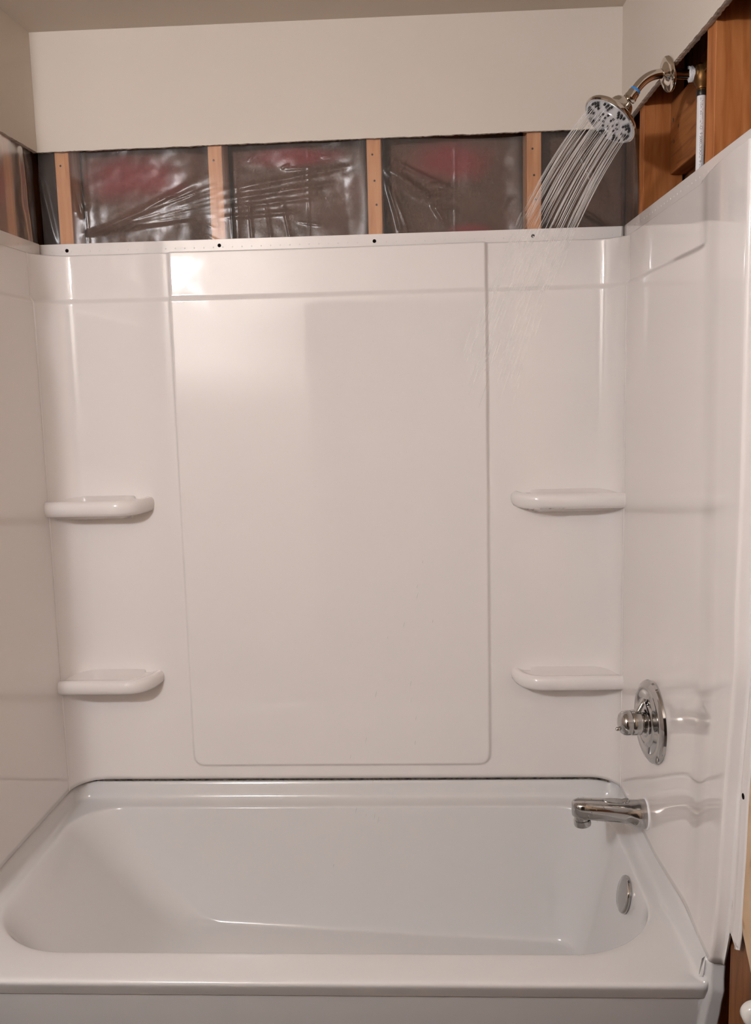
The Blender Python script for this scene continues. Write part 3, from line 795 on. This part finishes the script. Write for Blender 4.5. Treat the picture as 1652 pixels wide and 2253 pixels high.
def drops():
    rg = random.Random(9); bm = bmesh.new()
    def drop(p, nrm, r, fl_=.45, sag=1.2):
        res = bmesh.ops.create_icosphere(bm, subdivisions=1, radius=1)
        u, w, d = frame(nrm)
        for v in res['verts']:
            c = v.co.copy(); v.co = Vector(p) + u * c.x * r + w * c.y * r * sag + d * c.z * r * fl_
    for k in range(620):
        x = rg.gauss(.82, .16); z = rg.gauss(1.62, .14)
        if not (.36 < x < 1.14 and 1.2 < z < 1.79): continue
        hgt = .0092 - .0034 * sst(1.52, 1.72, z) + sst(1.1, 1.7, z) * (.0108 * ((x - .7455) / .4115) ** 2 - .0042)
        drop((x, YB - hgt - .0001, z), (0, -1, 0), rg.uniform(.0006, .0016), .4)
    for k in range(200):
        drop((rg.uniform(1.17, 1.42), YB - .0001, rg.uniform(.9, 1.8)), (0, -1, 0), rg.uniform(.0005, .0012), .4, 1.8)
    for k in range(34):   # under the upper right shelf's front edge
        x = rg.uniform(1.25, 1.36)
        drop((x, YB - .082, 1.2535), (0, -.4, -1), rg.uniform(.0012, .0022), .8)
    o = obj('water_drops', bm, DROP, None, True)
    return tag(o, 'small water drops clinging to the white back panel', 'water', kind='stuff')
drops()
def spout_drops():
    rg = random.Random(19); bm = bmesh.new()
    for k in range(90):
        x = rg.uniform(1.335, 1.45); t = rg.uniform(0, 2 * PI); f = (1.458 - x) / .13
        e = 3.0; a = lerp(.0268, .0246, f); b = lerp(.0264, .0226, f); dz = lerp(.005, .0135, f); c, s = math.cos(t), math.sin(t)
        p = Vector((x, SY + a * math.copysign(abs(c) ** (2 / e), c), SZ + dz + b * math.copysign(abs(s) ** (2 / e), s)))
        res = bmesh.ops.create_icosphere(bm, subdivisions=1, radius=1); r = rg.uniform(.0008, .0018)
        for v in res['verts']: v.co = p + v.co * r
    o = obj('water_drops', bm, DROP, None, True)
    return tag(o, 'beads of water on the chrome tub spout', 'water', kind='stuff')
spout_drops()

# ------------------------------------------------------------------ paper holder low on the right wall
P = empty('paper_holder', (1.503, -1.19, .60), 'white ceramic paper holder bracket low on the right wall at the frame edge', 'paper holder')
boxobj('back_plate', (1.494, 1.503, -1.36, -1.155, .592, .672), CERAM, P, bev=.004)
def bracket(y):
    rings = []
    for t, rx in ((-.011, .012), (-.010, .016), (-.006, .019), (.006, .019), (.010, .016), (.011, .012)):
        ring = []
        for k in range(36):
            a = 2 * PI * k / 36; c, s = math.cos(a), math.sin(a)
            x = 1.462 + (c * rx * 1.0 if c < 0 else c * .034); z = .631 + s * (rx if c < 0 else rx * 1.1)
            ring.append((x, y + t, z))
        rings.append(ring)
    o = rings_mesh('bracket_arm', rings, CERAM, P); return o
for y in (-1.172, -1.345):
    b = bracket(y)
    d = lathe('socket', (1.462, y + (-.0112 if y > -1.2 else .0112), .628), (0, -1 if y > -1.2 else 1, 0), [(.0075, -.006), (.0075, .0004), (.0068, .0006)], RUBBER, seg=20); keep(d, b)

# ------------------------------------------------------------------ wall lamp behind the camera
P = empty('wall_lamp', (LIGHT_POS.x, -2.75, LIGHT_POS.z), 'round globe wall lamp lighting the bathroom behind the viewer', 'lamp')
lathe('back_plate', (LIGHT_POS.x, -2.75, LIGHT_POS.z), (0, 1, 0), [(.055, 0), (.055, .012), (.045, .020)], NICKEL, P)
tube('lamp_arm', [(LIGHT_POS.x, -2.732, LIGHT_POS.z), (LIGHT_POS.x, LIGHT_POS.y - .06, LIGHT_POS.z)], .010, NICKEL, P)
lathe('socket_cup', (LIGHT_POS.x, LIGHT_POS.y - .072, LIGHT_POS.z), (0, 1, 0), [(.022, 0), (.026, .022)], NICKEL, P)
bm = bmesh.new(); bmesh.ops.create_uvsphere(bm, u_segments=24, v_segments=16, radius=.05)
for v in bm.verts: v.co += LIGHT_POS
keep(obj('globe', bm, GLOW, None, True), P)
